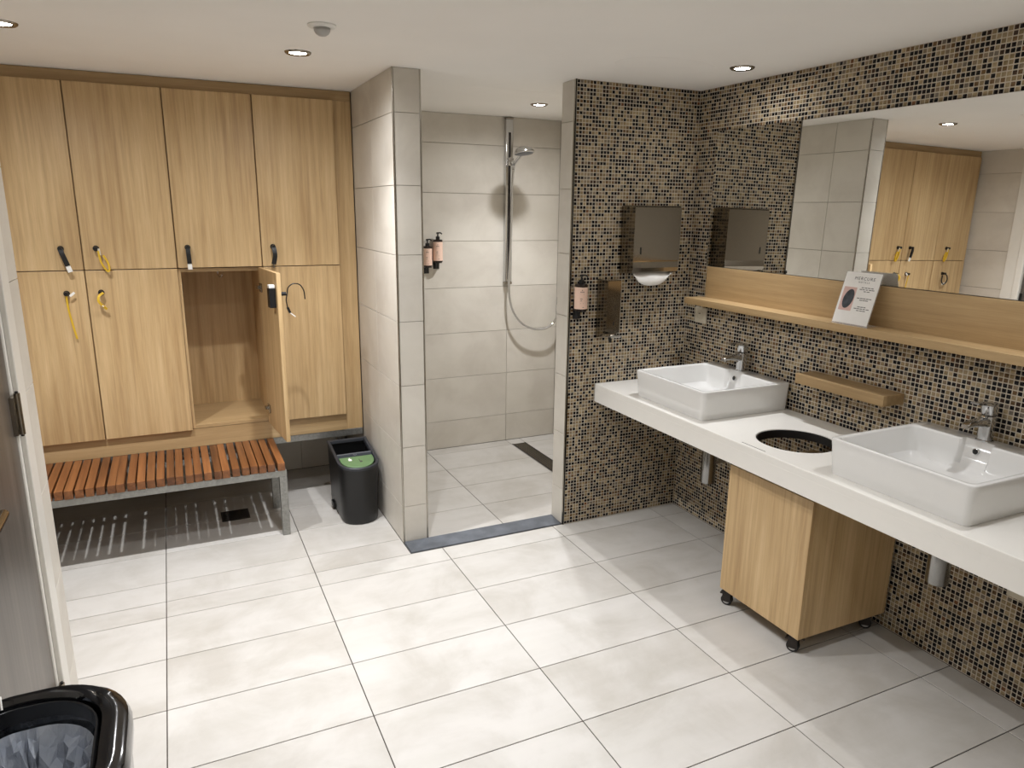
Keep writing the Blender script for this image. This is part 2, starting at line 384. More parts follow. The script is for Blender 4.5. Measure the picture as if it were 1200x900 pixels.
part('escutcheon', bx(XD - 0.012, XD - 0.004, -1.422, -1.378, 0.885, 1.035, bev=0.003), 'steel', lv)
# door in the recess (seen in the mirror)
d2 = thing('door_2', (XL, 0.16, 0), 'dark door in a white frame beside the lockers', 'door'); d2['kind'] = 'structure'
part('door_frame', box(box(bx(XL - 0.06, XL + 0.014, 0.56, 0.655, 0, 2.06, bev=0.003), XL - 0.06, XL + 0.014, -0.32, -0.23, 0, 2.06, bev=0.003), XL - 0.06, XL + 0.014, -0.23, 0.56, 1.98, 2.06, bev=0.003), 'frame_white', d2)
part('door_stop', box(bx(XL - 0.02, XL + 0.03, 0.51, 0.565, 0, 1.99, bev=0.008), XL - 0.02, XL + 0.03, -0.235, -0.19, 0, 1.99, bev=0.008), 'frame_white', d2)
part('door_leaf', bx(XL - 0.03, XL + 0.004, -0.19, 0.51, 0.008, 1.975, bev=0.002), 'doorleaf', d2)
for z in (0.22, 1.02, 1.75):
    part('hinge', cyl(B(), (XL + 0.012, 0.498, z - 0.05), (XL + 0.012, 0.498, z + 0.05), 0.009, n=12), 'black', d2, smooth=True)

# ================================================================== CEILING LIGHTS
def downlight(x, y, label, power=1.0, size=104, spill=1.0):
    t = thing('ceiling_downlight', (x, y, H), label, 'ceiling light', 'recessed ceiling downlights')
    part('bezel', lathe(B(), (x, y, H), [(0.050, 0.0), (0.048, -0.005), (0.043, -0.008), (0.036, -0.006), (0.034, -0.001)], n=32), 'steel', t, smooth=True)
    part('lens', lathe(B(), (x, y, H), [(0.033, -0.0015), (0.030, -0.004), (0.012, -0.0065)], n=24), 'glow', t, smooth=True)
    for nm, W_, sz_, bl_ in (('downlight_beam', LAMP_W, size, 0.9), ('downlight_spill', SPILL_W * spill, 172, 1.0)):
        ld = bpy.data.lights.new(nm, 'SPOT'); lo = bpy.data.objects.new(nm, ld); COL.objects.link(lo)
        lo.parent = t; lo.location = (0, 0, -0.014)
        ld.energy = W_ * power; ld.color = LAMP_COL; ld.spot_size = math.radians(sz_); ld.spot_blend = bl_; ld.shadow_soft_size = 0.022
    return t
for x, y, lb, pw, sz in [
        (0.652, 0.148, 'lit recessed downlight in the ceiling in front of the lockers', 1.35, 104),
        (-0.29, 0.142, 'recessed downlight in front of the leftmost lockers by the recess', 1.35, 104),
        (2.083, 0.921, 'lit recessed downlight in the ceiling above the shower', 1.2, 104),
        (2.319, -0.424, 'lit recessed downlight above the first washbasin near the mosaic corner', 0.8, 70),
        (2.319, -1.72, 'recessed downlight above the second washbasin', 0.35, 78),
        (0.678, -0.76, 'recessed downlight in the middle of the ceiling behind the motion detector', 1.2, 104),
        (0.95, -1.52, 'recessed downlight above the floor between entrance and counter', 1.0, 96),
        (0.35, -2.2, 'recessed downlight above the entrance floor near the door', 0.5, 104),
        (1.1, -2.9, 'added unseen fill downlight near the end wall, middle of the room', 0.22, 104)]:  # last lamp is unseen, added behind the camera to lift floor and ceiling brightness
    downlight(x, y, lb, pw, sz, 0.12 if sz < 75 else 0.35 if sz < 90 else 1.0)
t = thing('motion_detector', (0.652, -0.323, H), 'round grey motion detector with a domed lens on the ceiling', 'detector')
part('base_plate', lathe(B(), (0.652, -0.323, H), [(0.046, 0), (0.046, -0.004), (0.040, -0.009), (0.028, -0.010)], n=32), 'white_plastic', t, smooth=True)
part('dome', lathe(B(), (0.652, -0.323, H), [(0.027, -0.010), (0.026, -0.018), (0.021, -0.027), (0.012, -0.033), (0.002, -0.035)], n=28), 'lens_grey', t, smooth='all')

# ================================================================== LOCKERS
YLF = 0.972; DT = 0.019                  # door front plane, door thickness
XE = [-1.0, -0.61, -0.22, 0.17, 0.56, 0.95]
ZE = [0.472, 1.289, 2.106]
def wristband(kind, p, label, out=Vector((0, -1, 0)), side=Vector((1, 0, 0))):
    """key with wrist strap hanging from a lock at p; out = away from the door, side = along the door"""
    p = Vector(p); D = Vector((0, 0, -1))
    t = thing('key_wristband', p, label, 'key wristband', 'key wristbands hanging from locker locks')
    mid = p + out * 0.022
    part('key_head', cyl(B(), p + out * 0.001, p + out * 0.028, 0.010, 0.009, 14), 'black', t, smooth=True)
    if kind in ('black_tag', 'black_short'):
        tilt = 0.30 if kind == 'black_tag' else 0.03
        e = mid + D * 0.075 + side * 0.075 * tilt + out * 0.006
        part('strap', ribbon(B(), smoothpath([mid, mid + D * 0.03 + side * 0.03 * tilt + out * 0.006, e], 5), side, 0.020, 0.009), 'black', t)
        part('tag', ribbon(B(), [e, e + D * 0.028 + side * 0.028 * tilt], side, 0.019, 0.003), 'white_plastic', t)
    elif kind == 'black':
        e = mid + D * 0.085 + side * -0.004
        part('strap', ribbon(B(), smoothpath([mid, mid + D * 0.04 + side * 0.004 + out * 0.008, e], 5), side, 0.021, 0.010), 'black', t)
        part('key_tip', ribbon(B(), [e, e + D * 0.02], side, 0.006, 0.002), 'steel', t)
    elif kind == 'yellow_loop':
        q = mid + D * 0.01 + side * 0.01
        part('tag', ribbon(B(), [mid + side * 0.012, mid + side * 0.015 + D * 0.03], side, 0.010, 0.003), 'cream', t)
        part('strap', ribbon(B(), smoothpath([q, q + D * 0.05 + side * 0.006, q + D * 0.09 + side * 0.026, q + D * 0.088 + side * 0.036, q + D * 0.055 + side * 0.034, q + D * 0.02 + side * 0.018], 5), out, 0.010, 0.0075), 'yellow', t)
    elif kind == 'yellow_string':
        part('tag', ribbon(B(), [mid + side * 0.014 + D * 0.01, mid + side * 0.034 + D * -0.006], Vector((0, 0, 1)), 0.010, 0.003), 'white_plastic', t)
        part('strap', ribbon(B(), smoothpath([mid + D * 0.006, mid + D * 0.08 + side * 0.002 - out * 0.008, mid + D * 0.17 + side * 0.014 - out * 0.012, mid + D * 0.21 + side * 0.02 - out * 0.014], 5), side, 0.008, 0.003), 'yellow', t)
    elif kind == 'yellow_coil':
        part('strap', ribbon(B(), smoothpath([mid + side * 0.008, mid + D * 0.012 - side * 0.008 + out * 0.012, mid + D * 0.035 - side * 0.012 + out * 0.016, mid + D * 0.055 + out * 0.01, mid + D * 0.075 + side * 0.016], 5), out, 0.012, 0.010), 'yellow', t)
        part('tag', ribbon(B(), [mid + D * 0.05 - side * 0.004 + out * 0.012, mid + D * 0.062 + side * 0.006 + out * 0.012], out, 0.008, 0.004), 'white_plastic', t)
    elif kind == 'black_loop':
        part('strap', tube(B(), smoothpath([mid, mid + side * -0.03 + D * 0.02, mid + side * -0.036 + D * 0.06, mid + D * 0.085, mid + side * 0.03 + D * 0.06, mid + side * 0.028 + D * 0.015], 5), 0.005, 8), 'black', t, smooth='all')
        part('tag', ribbon(B(), [mid + D * 0.078 - side * 0.012, mid + D * 0.084 + side * 0.022], Vector((0, 0, 1)), 0.012, 0.003), 'white_plastic', t)
    elif kind == 'open_wire':
        s = mid + out * 0.012
        part('strap', tube(B(), smoothpath([s + D * 0.0, s + out * 0.006 - D * 0.028, s + out * 0.03 - D * 0.045, s + out * 0.06 - D * 0.04, s + out * 0.078 - D * 0.012, s + out * 0.082 + D * 0.03], 5), 0.0028, 8), 'black', t, smooth='all')
        part('strap', tube(B(), smoothpath([s, s + D * 0.03 - out * 0.006, s + D * 0.065 - out * 0.002], 5), 0.0028, 8), 'black', t, smooth='all')
        e = s + D * 0.065 - out * 0.002
        part('key_sleeve', ribbon(B(), [e, e + D * 0.026 + out * 0.010], side, 0.012, 0.010), 'black', t)
        part('tag', ribbon(B(), [e + D * 0.026 + out * 0.010, e + D * 0.046 + out * 0.034], side, 0.010, 0.004), 'white_plastic', t)
    return t
LK = {  # (col,row): label
    (0, 0): 'closed lower oak locker at the recess wall, black loop wristband on its lock',
    (0, 1): 'closed upper oak locker at the recess wall, above the black loop wristband',
    (1, 0): 'closed lower oak locker with a long yellow strap dangling from its lock',
    (1, 1): 'closed upper oak locker whose black wristband hangs slanted with a white tag',
    (2, 0): 'closed lower oak locker directly beside the open one, short yellow coiled strap on it',
    (2, 1): 'closed upper oak locker with a yellow looped strap on its lock',
    (3, 0): 'open empty lower oak locker, its door swung out over the bench end',
    (3, 1): 'closed upper oak locker directly above the open one',
    (4, 0): 'closed lower oak locker half behind the open door, above the recycling bin',
    (4, 1): 'closed upper oak locker beside the tiled partition'}
LKX = {0: -0.74, 1: -0.302, 2: -0.163, 3: 0.222, 4: 0.616}
for c in range(5):
    for r in range(2):
        x0, x1, z0, z1 = XE[c], XE[c + 1], ZE[r], ZE[r + 1]
        t = thing('locker', ((x0 + x1) / 2, YLF + 0.25, z0), LK[(c, r)], 'locker', 'oak lockers in two rows')
        P = 0.008; y0, y1 = YLF + DT + 0.001, 1.44
        if r == 0:
            zb = z0 + 0.004
        else: zb = z0 + 0.003
        part('side_panel', bx(x0 + 0.0005, x0 + P + 0.004, y0, y1, zb, z1 - 0.003), 'oak', t)
        part('side_panel', bx(x1 - P - 0.004, x1 - 0.0005, y0, y1, zb, z1 - 0.003), 'oak', t)
        part('bottom_panel', bx(x0 + P + 0.004, x1 - P - 0.004, y0, y1, zb, zb + 0.016), 'oak_x', t)
        part('top_panel', bx(x0 + P + 0.004, x1 - P - 0.004, y0, y1, z1 - 0.019, z1 - 0.003), 'oak_x', t)
        part('back_panel', bx(x0 + P + 0.004, x1 - P - 0.004, y1 - 0.012, y1, zb + 0.016, z1 - 0.019), 'oak', t)
        hx = x1 - 0.004 if c in (3,) else x0 + 0.003
        lx = LKX[c]; lz = 1.388 if r else 1.186
        dr = part('door', bx(x0 + 0.0028, x1 - 0.0028, YLF, YLF + DT, z0 + 0.002, z1 - 0.002, bev=0.0012), 'oak', t, origin=(hx, YLF, z0))
        part('lock', box(cyl(B(), (lx, YLF - 0.004, lz), (lx, YLF + 0.002, lz), 0.013, n=16), lx - 0.022, lx + 0.022, YLF + DT, YLF + DT + 0.030, lz - 0.062, lz + 0.03, bev=0.003), 'black', dr)
        if (c, r) == (3, 0):
            part('strike_plate', bx(lx - 0.018, lx + 0.014, YLF + DT + 0.002, YLF + DT + 0.028, lz + 0.03, lz + 0.045, bev=0.002), 'white_plastic', dr)
            for hz in (z0 + 0.09, z1 - 0.1):
                hh = part('hinge', box(bx(x1 - 0.075, x1 - 0.03, YLF + DT, YLF + DT + 0.007, hz - 0.022, hz + 0.022, bev=0.002), x1 - 0.04, x1 - 0.02, YLF + DT + 0.004, YLF + DT + 0.02, hz - 0.008, hz + 0.008), 'steel', dr)
            hk = part('coat_hook', tube(B(), smoothpath([(0.36, 1.18, z1 - 0.019), (0.36, 1.18, z1 - 0.05), (0.368, 1.165, z1 - 0.066), (0.378, 1.15, z1 - 0.05)], 4), 0.004, 8), 'chrome', t, smooth='all')
            part('hook_plate', bx(0.34, 0.38, 1.165, 1.195, z1 - 0.023, z1 - 0.019), 'chrome', hk)
            part('latch_plate', bx(x0 + 0.0115, x0 + 0.0145, YLF + 0.03, YLF + 0.045, 1.17, 1.21), 'steel', t)
            dr.rotation_euler = (0, 0, math.radians(95.5))
bands = {(0, 1): ('yellow_loop', 'yellow strap on the upper locker at the recess wall, seen in the mirror'),
         (0, 0): ('black_loop', 'black loop wristband with white tag on the lower locker at the recess wall'),
         (1, 1): ('black_tag', 'slanted black wristband ending in a wide white tag'),
         (1, 0): ('yellow_string', 'long thin yellow strap dangling from a black lock with a white tag'),
         (2, 1): ('yellow_loop', 'yellow looped wristband with cream tag hanging across the gap between doors'),
         (2, 0): ('yellow_coil', 'short curled yellow wristband on a lower locker'),
         (3, 1): ('black_short', 'black wristband with white tip hanging above the open locker'),
         (4, 1): ('black', 'all black wristband on the upper locker beside the tiled partition')}
for (c, r), (k, lb) in bands.items():
    wristband(k, (LKX[c], YLF - 0.004, 1.388 if r else 1.186), lb)
wristband('black_short', (LKX[4], YLF - 0.004, 1.186), 'black wristband on the lower locker behind the open door')
an = math.radians(95.5); hxp = Vector((0.556, YLF, 0)); rv = Vector((LKX[3] - 0.556, -0.004, 0))
kp = hxp + Vector((rv.x * math.cos(an) - rv.y * math.sin(an), rv.x * math.sin(an) + rv.y * math.cos(an), 1.186))
wristband('open_wire', kp, 'thin black wire wristband sticking out from the open locker door', out=Vector((math.sin(an), -math.cos(an), 0)), side=Vector((math.cos(an), math.sin(an), 0)))

t = thing('locker_surround', (0.0, 1.2, 0.378), 'oak fascia, end panel and plinth framing the lockers', 'panelling')
part('cornice', bx(XL + 0.002, XP0 - 0.002, 1.0, 1.44, ZE[2] + 0.001, H - 0.002), 'oak_x', t)
part('end_panel', bx(XE[5] + 0.002, XP0 - 0.003, 0.999, 1.45, 0.378, ZE[2]), 'oak', t)
part('plinth', bx(XL + 0.03, XE[5] + 0.001, 0.992, 1.44, 0.379, ZE[0] + 0.0015), 'oak_x', t)
part('filler', bx(XL + 0.002, XE[0] - 0.001, 0.995, 1.44, 0.379, ZE[2]), 'oak', t)
t = thing('locker_stand', (0, 1.2, 0), 'galvanised steel stand carrying the lockers', 'stand')
part('rail', bx(XL + 0.02, XP0 - 0.004, 0.996, 1.036, 0.340, 0.377, bev=0.002), 'galv', t)
part('rail', bx(XL + 0.02, XP0 - 0.004, 1.40, 1.44, 0.340, 0.377, bev=0.002), 'galv', t)
for x in (-0.98, 0.0, 0.99):
    part('leg', bx(x - 0.018, x + 0.018, 1.40, 1.438, 0.0, 0.34, bev=0.002), 'galv', t)
    part('leg', bx(x - 0.018, x + 0.018, 1.0, 1.036, 0.0, 0.34, bev=0.002), 'galv', t) if x < 0 else None
    part('crossbar', bx(x - 0.018, x + 0.018, 1.036, 1.40, 0.345, 0.375), 'galv', t)

# ================================================================== BENCH
t = thing('bench', (-0.2, 0.77, 0), 'teak slatted bench on a galvanised steel frame below the lockers', 'bench')
SX = [0.538, 0.492, 0.452, 0.414, 0.377, 0.334, 0.289, 0.254, 0.21, 0.169, 0.132, 0.09, 0.053, 0.011, -0.029, -0.069, -0.107, -0.152, -0.185, -0.228, -0.27, -0.309, -0.349, -0.387]
while SX[-1] > -0.94: SX.append(SX[-1] - random.choice((0.039, 0.041, 0.043)))
me0 = None
for i, x in enumerate(SX):
    dy = random.uniform(-0.003, 0.003); rz = random.uniform(-0.006, 0.006)
    if me0 is None:
        s = part('slat', bx(-0.0165, 0.0165, -0.212, 0.212, -0.0195, 0.0195, bev=0.0018), 'teak', None); me0 = s.data
    else:
        s = bpy.data.objects.new('slat', me0); COL.objects.link(s)
    s.parent = t; s.location = Vector((x, 0.778 + dy, 0.360)) - wl(t); s.rotation_euler = (0, 0, rz)
bx0, bx1 = -0.96, 0.562
part('rail', bx(bx0, bx1, 0.569, 0.605, 0.308, 0.340, bev=0.002), 'galv', t)
part('rail', bx(bx0, bx1, 0.925, 0.96, 0.308, 0.340, bev=0.002), 'galv', t)
for x in (bx0, bx1 - 0.036):
    part('crossbar', bx(x, x + 0.036, 0.605, 0.925, 0.308, 0.338, bev=0.002), 'galv', t)
    part('leg', bx(x, x + 0.036, 0.569, 0.605, 0, 0.308, bev=0.002), 'galv', t)
    part('leg', bx(x, x + 0.036, 0.925, 0.96, 0, 0.308, bev=0.002), 'galv', t)

# floor drains
t = thing('floor_drain', (0.331, 0.921, 0), 'dark square floor drain grate under the bench', 'drain')
part('drain_frame', box(box(box(bx(0.262, 0.400, 0.856, 0.862, -0.004, 0.0025), 0.262, 0.400, 0.980, 0.986, -0.004, 0.0025), 0.262, 0.268, 0.862, 0.980, -0.004, 0.0025), 0.394, 0.400, 0.862, 0.980, -0.004, 0.0025), 'drain_dark', t)
bm = B()
for k in range(9): box(bm, 0.268, 0.394, 0.864 + k * 0.013, 0.872 + k * 0.013, -0.003, 0.002)
part('grate', box(bm, 0.268, 0.394, 0.862, 0.980, -0.004, -0.002), 'drain_dark', t)
t = thing('shower_drain', (2.232, 0.85, 0), 'long perforated steel drain channel in the shower floor', 'drain')
bm = B()
part('channel', box(box(bx(2.182, 2.187, 0.30, 1.425, -0.006, -0.001), 2.277, 2.282, 0.30, 1.425, -0.006, -0.001), 2.187, 2.277, 0.30, 1.425, -0.006, -0.0045), 'drain_dark', t)
for i in range(66):
    for j in range(5):
        y = 0.304 + i * 0.0170; x = 2.190 + j * 0.0172 + (0.004 if i % 2 else 0)
        box(bm, x, x + 0.0105, y, y + 0.0105, -0.0045, -0.0015)
part('grate', bm, 'steel', t, kind='stuff')

# ================================================================== RECYCLING BIN
t = thing('recycling_bin', (0.92, 0.70, 0), 'black D-shaped recycling bin with green front lid beside the tiled partition', 'bin')
def dloop(x0, x1, yb, ym, yf, z, zs=0.0, n=16):
    P = [Vector((x0, yb, z)), Vector(((x0 + x1) / 2, yb, z)), Vector((x1, yb, z)), Vector((x1, (yb + ym) / 2, z))]
    cx = (x0 + x1) / 2; rx = (x1 - x0) / 2
    for i in range(n + 1):
        a = PI * i / n; y = ym - (ym - yf) * math.sin(a) ** 0.8; P.append(Vector((cx + rx * math.cos(a), y, z)))
    P.append(Vector((x0, (yb + ym) / 2, z)))
    for p in P: p.z += zs * (p.y - yf)
    return P
def D(inset, z, zs=0.0, tp=0.0): return dloop(0.828 + inset - tp, 1.014 - inset + tp, 0.872 - inset, 0.63, 0.535 + inset - tp, z, zs)
SL = 0.155
part('body', loft(B(), [D(0.004, 0.003), D(0, 0.012), D(0, 0.05, 0, 0.002), D(0, 0.285, SL, 0.009), D(0, 0.300, SL, 0.010), D(0.007, 0.300, SL, 0.010), D(0.010, 0.04, 0, 0.0)]), 'black', t, smooth=True)
part('rim', loft(B(), [D(0, 0.296, SL, 0.0115), D(0, 0.309, SL, 0.013), D(0.004, 0.312, SL, 0.013), D(0.014, 0.310, SL, 0.012), D(0.016, 0.298, SL, 0.010)], cap0=False, cap1=False), 'bin_rim', t, smooth=True)
def zt(y): return 0.310 + SL * (y - 0.535)
part('divider', loft(B(), [[Vector((0.835, 0.692, zt(0.69) - 0.06)), Vector((1.008, 0.692, zt(0.69) - 0.06)), Vector((1.010, 0.692, zt(0.69))), Vector((0.832, 0.692, zt(0.69)))],
                           [Vector((0.835, 0.704, zt(0.70) - 0.06)), Vector((1.008, 0.704, zt(0.70) - 0.06)), Vector((1.010, 0.704, zt(0.70))), Vector((0.832, 0.704, zt(0.70)))]]), 'grey', t)
def lidloop(ins, z):
    P = []
    for i in range(19):
        a = PI * i / 18; P.append(Vector((0.921 + (0.086 - ins) * math.cos(a), 0.652 - (0.105 - ins) * math.sin(a) ** 0.8, 0)))
    P += [Vector((0.836 + ins, 0.668 - ins, 0)), Vector((1.006 - ins, 0.668 - ins, 0))][:]
    for p in P: p.z = zt(p.y) + z
    return P
lid = part('lid', loft(B(), [lidloop(0, -0.012), lidloop(0, -0.004), lidloop(0.004, -0.002)]), 'green', t)
bm = B()
def slab(bm, cx, cy, w_, h_, z=0.0005):
    q = [(cx - w_ / 2, cy - h_ / 2), (cx + w_ / 2, cy - h_ / 2), (cx + w_ / 2, cy + h_ / 2), (cx - w_ / 2, cy + h_ / 2)]
    return loft(bm, [[Vector((x, y, zt(y) - 0.003)) for x, y in q], [Vector((x, y, zt(y) - 0.0012)) for x, y in q]])
slab(bm, 0.884, 0.632, 0.016, 0.020); slab(bm, 0.884, 0.650, 0.006, 0.008)
part('icon', bm, 'white_plastic', lid)
bm = B(); slab(bm, 0.935, 0.606, 0.012, 0.014); slab(bm, 0.930, 0.622, 0.003, 0.022)
part('icon', bm, 'ink', lid)
part('catch', lathe(B(), (0.921, 0.682, zt(0.682) - 0.01), [(0.010, 0), (0.010, 0.010), (0.006, 0.012), (0.006, 0.006)], n=16), 'grey', t, smooth=True)
part('pedal', bx(0.815, 0.829, 0.78, 0.83, 0.012, 0.045, bev=0.004), 'black', t)

# ================================================================== NEAR BIN WITH BAG
t = thing('waste_bin', (-0.115, -1.68, 0), 'glossy black open waste bin with a clear bag, in front of the dark door', 'bin')
def nb(i, z, q=0.0):
    return rrect(-0.246 + 0.5 * i + q, 0.012 - 1.35 * i - q, -1.88 + i + q, -1.522 - 0.45 * i - q, 0.13 - 0.8 * i, z, 10, 6, rl=0.075 - 0.5 * i)
part('body', loft(B(), [nb(0, 0.002, 0.030), nb(0, 0.02, 0.026), nb(0, 0.68, 0.006), nb(0.0, 0.715), nb(0.0, 0.735), nb(0.004, 0.747), nb(0.012, 0.752), nb(0.024, 0.750), nb(0.034, 0.742), nb(0.038, 0.72), nb(0.038, 0.66), nb(0.04, 0.06, 0.02)]), 'gloss_black', t, smooth=True)
part('inner_ring', loft(B(), [nb(0.0385, 0.730), nb(0.0395, 0.734), nb(0.042, 0.733), nb(0.0425, 0.705), nb(0.0385, 0.703)], cap0=False, cap1=False), 'black', t, smooth=True)
bm = B(); rows = []
for k, (i, z) in enumerate([(0.046, 0.690), (0.048, 0.672), (0.052, 0.655), (0.056, 0.63), (0.06, 0.60), (0.066, 0.565), (0.074, 0.53), (0.085, 0.50), (0.10, 0.48)]):
    lp = nb(i, z)
    for j, p in enumerate(lp):
        s = 0.005 * min(k, 5)
        c = Vector((-0.12, -1.68, p.z)); d = (c - p).normalized()
        p += d * (s * (1 + math.sin(j * 1.7 + k * 0.9)) * random.uniform(0.2, 1.2)) + Vector((0, 0, random.uniform(-0.005, 0.005) * min(k, 3)))
    rows.append(lp)
part('bag', loft(bm, rows, cap0=False), 'bag', t)
part('bag_tie', tube(B(), smoothpath([(-0.196, -1.519, 0.742), (-0.194, -1.527, 0.7545), (-0.192, -1.537, 0.7545), (-0.190, -1.547, 0.742)], 4), 0.0018, 6), 'white_plastic', t)

# ================================================================== COUNTER
CX0, CY0, CY1, CZ0, CZ1 = 2.018, -2.40, YM - 0.001, 0.709, 0.739; CZA = 0.646
HC = (2.245, -0.972); HR = 0.147
t = thing('countertop', (2.28, -1.0, CZ0), 'long white washbasin countertop with a round waste hole', 'countertop')
bm = B(); L = []
for z in (CZ0, CZ1):
    o_ = [bm.verts.new((x, y, z)) for x, y in ((CX0, CY0), (XR - 0.001, CY0), (XR - 0.001, CY1), (CX0, CY1))]
    h_ = [bm.verts.new((HC[0] + HR * math.cos(a), HC[1] + HR * math.sin(a), z)) for a in (2 * PI * i / 48 for i in range(48))]
    eo = [bm.edges.new((o_[i], o_[(i + 1) % 4])) for i in range(4)]; eh = [bm.edges.new((h_[i], h_[(i + 1) % 48])) for i in range(48)]
    bmesh.ops.triangle_fill(bm, use_beauty=True, edges=eo + eh); L.append((o_, h_))
for k, n in ((0, 4), (1, 48)):
    a, c = L[0][k], L[1][k]
    for i in range(n): bm.faces.new((a[i], a[(i + 1) % n], c[(i + 1) % n], c[i]))
part('slab', bm, 'counter', t, bevel=0.003)
part('apron', bx(CX0, CX0 + 0.022, CY0, CY1, CZA, CZ0 + 0.002, bev=0.001), 'counter', t)
part('seam', loft(B(), [[Vector(p) + Vector((0, 0, z)) for p in ((2.0345, -0.906, 0), (2.0375, -0.906, 0), (2.0375, -1.027, 0), (2.0345, -1.027, 0))] for z in (CZ1 - 0.001, CZ1 + 0.0003)]), 'ink', t)
part('waste_ring', loft(B(), [[Vector((HC[0] + r * math.cos(a), HC[1] + r * math.sin(a), z)) for a in (2 * PI * i / 48 for i in range(48))] for r, z in ((HR - 0.001, CZ0 - 0.006), (HR - 0.001, CZ1 - 0.004), (HR - 0.004, CZ1 - 0.004), (HR - 0.004, CZ0 - 0.006))], cap0=False, cap1=False), 'black', t, smooth=True)

# ================================================================== WASHBASINS
def basin(y0, y1, label, ty):
    xa, xb = 2.064, 2.546; z0 = CZ1 + 0.0005; zt_ = z0 + 0.125; ins = 0.020; xo = 2.462
    t = thing('washbasin', ((xa + xb) / 2, (y0 + y1) / 2, z0), label, 'washbasin', 'rectangular vessel washbasins')
    L = [rrect(xa + 0.012, xb, y0 + 0.012, y1 - 0.012, 0.016, z0, 5, 44), rrect(xa + 0.010, xb, y0 + 0.010, y1 - 0.010, 0.018, z0 + 0.006, 5, 44),
         rrect(xa + 0.003, xb, y0 + 0.003, y1 - 0.003, 0.020, zt_ - 0.03, 5, 44), rrect(xa, xb, y0, y1, 0.022, zt_ - 0.007, 5, 44),
         rrect(xa + 0.002, xb - 0.002, y0 + 0.002, y1 - 0.002, 0.021, zt_ - 0.002, 5, 44), rrect(xa + 0.006, xb - 0.006, y0 + 0.006, y1 - 0.006, 0.019, zt_, 5, 44)]
    def inner(i, z, r, nb_):
        lp = rrect(xa + ins + i, xo - i * 0.6, y0 + ins + i, y1 - ins - i, r, z, 5, 44)
        for p in lp:
            if p.x > xo - i * 0.6 - 0.002 and abs(p.y - ty) < 0.048: p.x += nb_
        return lp
    L += [inner(-0.004, zt_, 0.024, 0.024), inner(0.0, zt_ - 0.003, 0.026, 0.024), inner(0.002, zt_ - 0.008, 0.027, 0.021), inner(0.006, zt_ - 0.05, 0.030, 0.015), inner(0.014, zt_ - 0.085, 0.034, 0.008), inner(0.03, zt_ - 0.098, 0.04, 0.0), inner(0.09, zt_ - 0.104, 0.05, 0)]
    part('bowl', loft(B(), L), 'white', t, smooth=True)
    cx = (xa + xo) / 2
    part('drain_plug', lathe(B(), (cx, ty, zt_ - 0.104), [(0.030, 0), (0.030, 0.003), (0.022, 0.005), (0.004, 0.006)], n=24), 'chrome', t, smooth=True)
    part('overflow_hole', lathe(B(), (xo + 0.0135, ty, zt_ - 0.034), [(0.011, 0), (0.011, 0.006), (0.0085, 0.007), (0.008, 0.001)], axis=(-1, 0, 0.12), n=20), 'chrome', t, smooth=True)
    part('overflow_opening', lathe(B(), (xo + 0.011, ty, zt_ - 0.034), [(0.0088, 0), (0.0088, 0.005), (0.001, 0.0055)], axis=(-1, 0, 0.12), n=16), 'black', t)
    return zt_
def faucet(ty, zb, label):
    x = 2.508; t = thing('faucet', (x, ty, zb), label, 'faucet', 'single-lever basin faucets')
    def sec(cx, z, a, b_, n=20): return [Vector((cx + a * math.copysign(abs(math.cos(q)) ** 0.7, math.cos(q)), ty + b_ * math.copysign(abs(math.sin(q)) ** 0.7, math.sin(q)), z)) for q in (2 * PI * i / n for i in range(n))]
    part('body', loft(B(), [sec(x, zb, 0.025, 0.025), sec(x, zb + 0.004, 0.025, 0.025), sec(x, zb + 0.006, 0.0225, 0.0215), sec(x - 0.001, zb + 0.045, 0.022, 0.021), sec(x + 0.001, zb + 0.075, 0.022, 0.022), sec(x + 0.002, zb + 0.085, 0.021, 0.022), sec(x + 0.002, zb + 0.088, 0.017, 0.018)]), 'chrome', t, smooth=True)
    def sp(px, pz, hw, hh):
        return [Vector((px + 0.25 * hh * math.sin(q), ty + hw * math.copysign(abs(math.cos(q)) ** 0.6, math.cos(q)), pz + hh * math.copysign(abs(math.sin(q)) ** 0.6, math.sin(q)))) for q in (2 * PI * i / 16 for i in range(16))]
    s = part('spout', loft(B(), [sp(x, zb + 0.062, 0.019, 0.018), sp(x - 0.03, zb + 0.066, 0.018, 0.015), sp(x - 0.07, zb + 0.068, 0.0165, 0.011), sp(x - 0.105, zb + 0.066, 0.015, 0.009), sp(x - 0.116, zb + 0.062, 0.012, 0.006)]), 'chrome', t, smooth=True)
    part('aerator', cyl(B(), (x - 0.100, ty, zb + 0.060), (x - 0.103, ty, zb + 0.049), 0.011, 0.011, 18), 'chrome', s, smooth=True)
    part('cap', loft(B(), [sec(x + 0.001, zb + 0.089, 0.019, 0.020), sec(x, zb + 0.093, 0.022, 0.022), sec(x - 0.002, zb + 0.122, 0.024, 0.0225), sec(x - 0.003, zb + 0.127, 0.020, 0.018)]), 'chrome', t, smooth=True)
    def lv_(px, pz, hw, hh): return [Vector((px, ty + hw, pz - hh)), Vector((px, ty + hw, pz + hh * 0.6)), Vector((px, ty + hw * 0.8, pz + hh)), Vector((px, ty - hw * 0.8, pz + hh)), Vector((px, ty - hw, pz + hh * 0.6)), Vector((px, ty - hw, pz - hh))]
    part('lever', loft(B(), [lv_(x + 0.018, zb + 0.121, 0.019, 0.007), lv_(x - 0.01, zb + 0.126, 0.0195, 0.0065), lv_(x - 0.045, zb + 0.132, 0.017, 0.0045), lv_(x - 0.085, zb + 0.135, 0.014, 0.003)]), 'chrome', t, smooth=True)
zb = basin(-0.640, -0.152, 'white rectangular washbasin next to the mosaic cross wall', -0.368)
basin(-1.757, -1.268, 'white rectangular washbasin past the round waste hole, below the sign', -1.503)
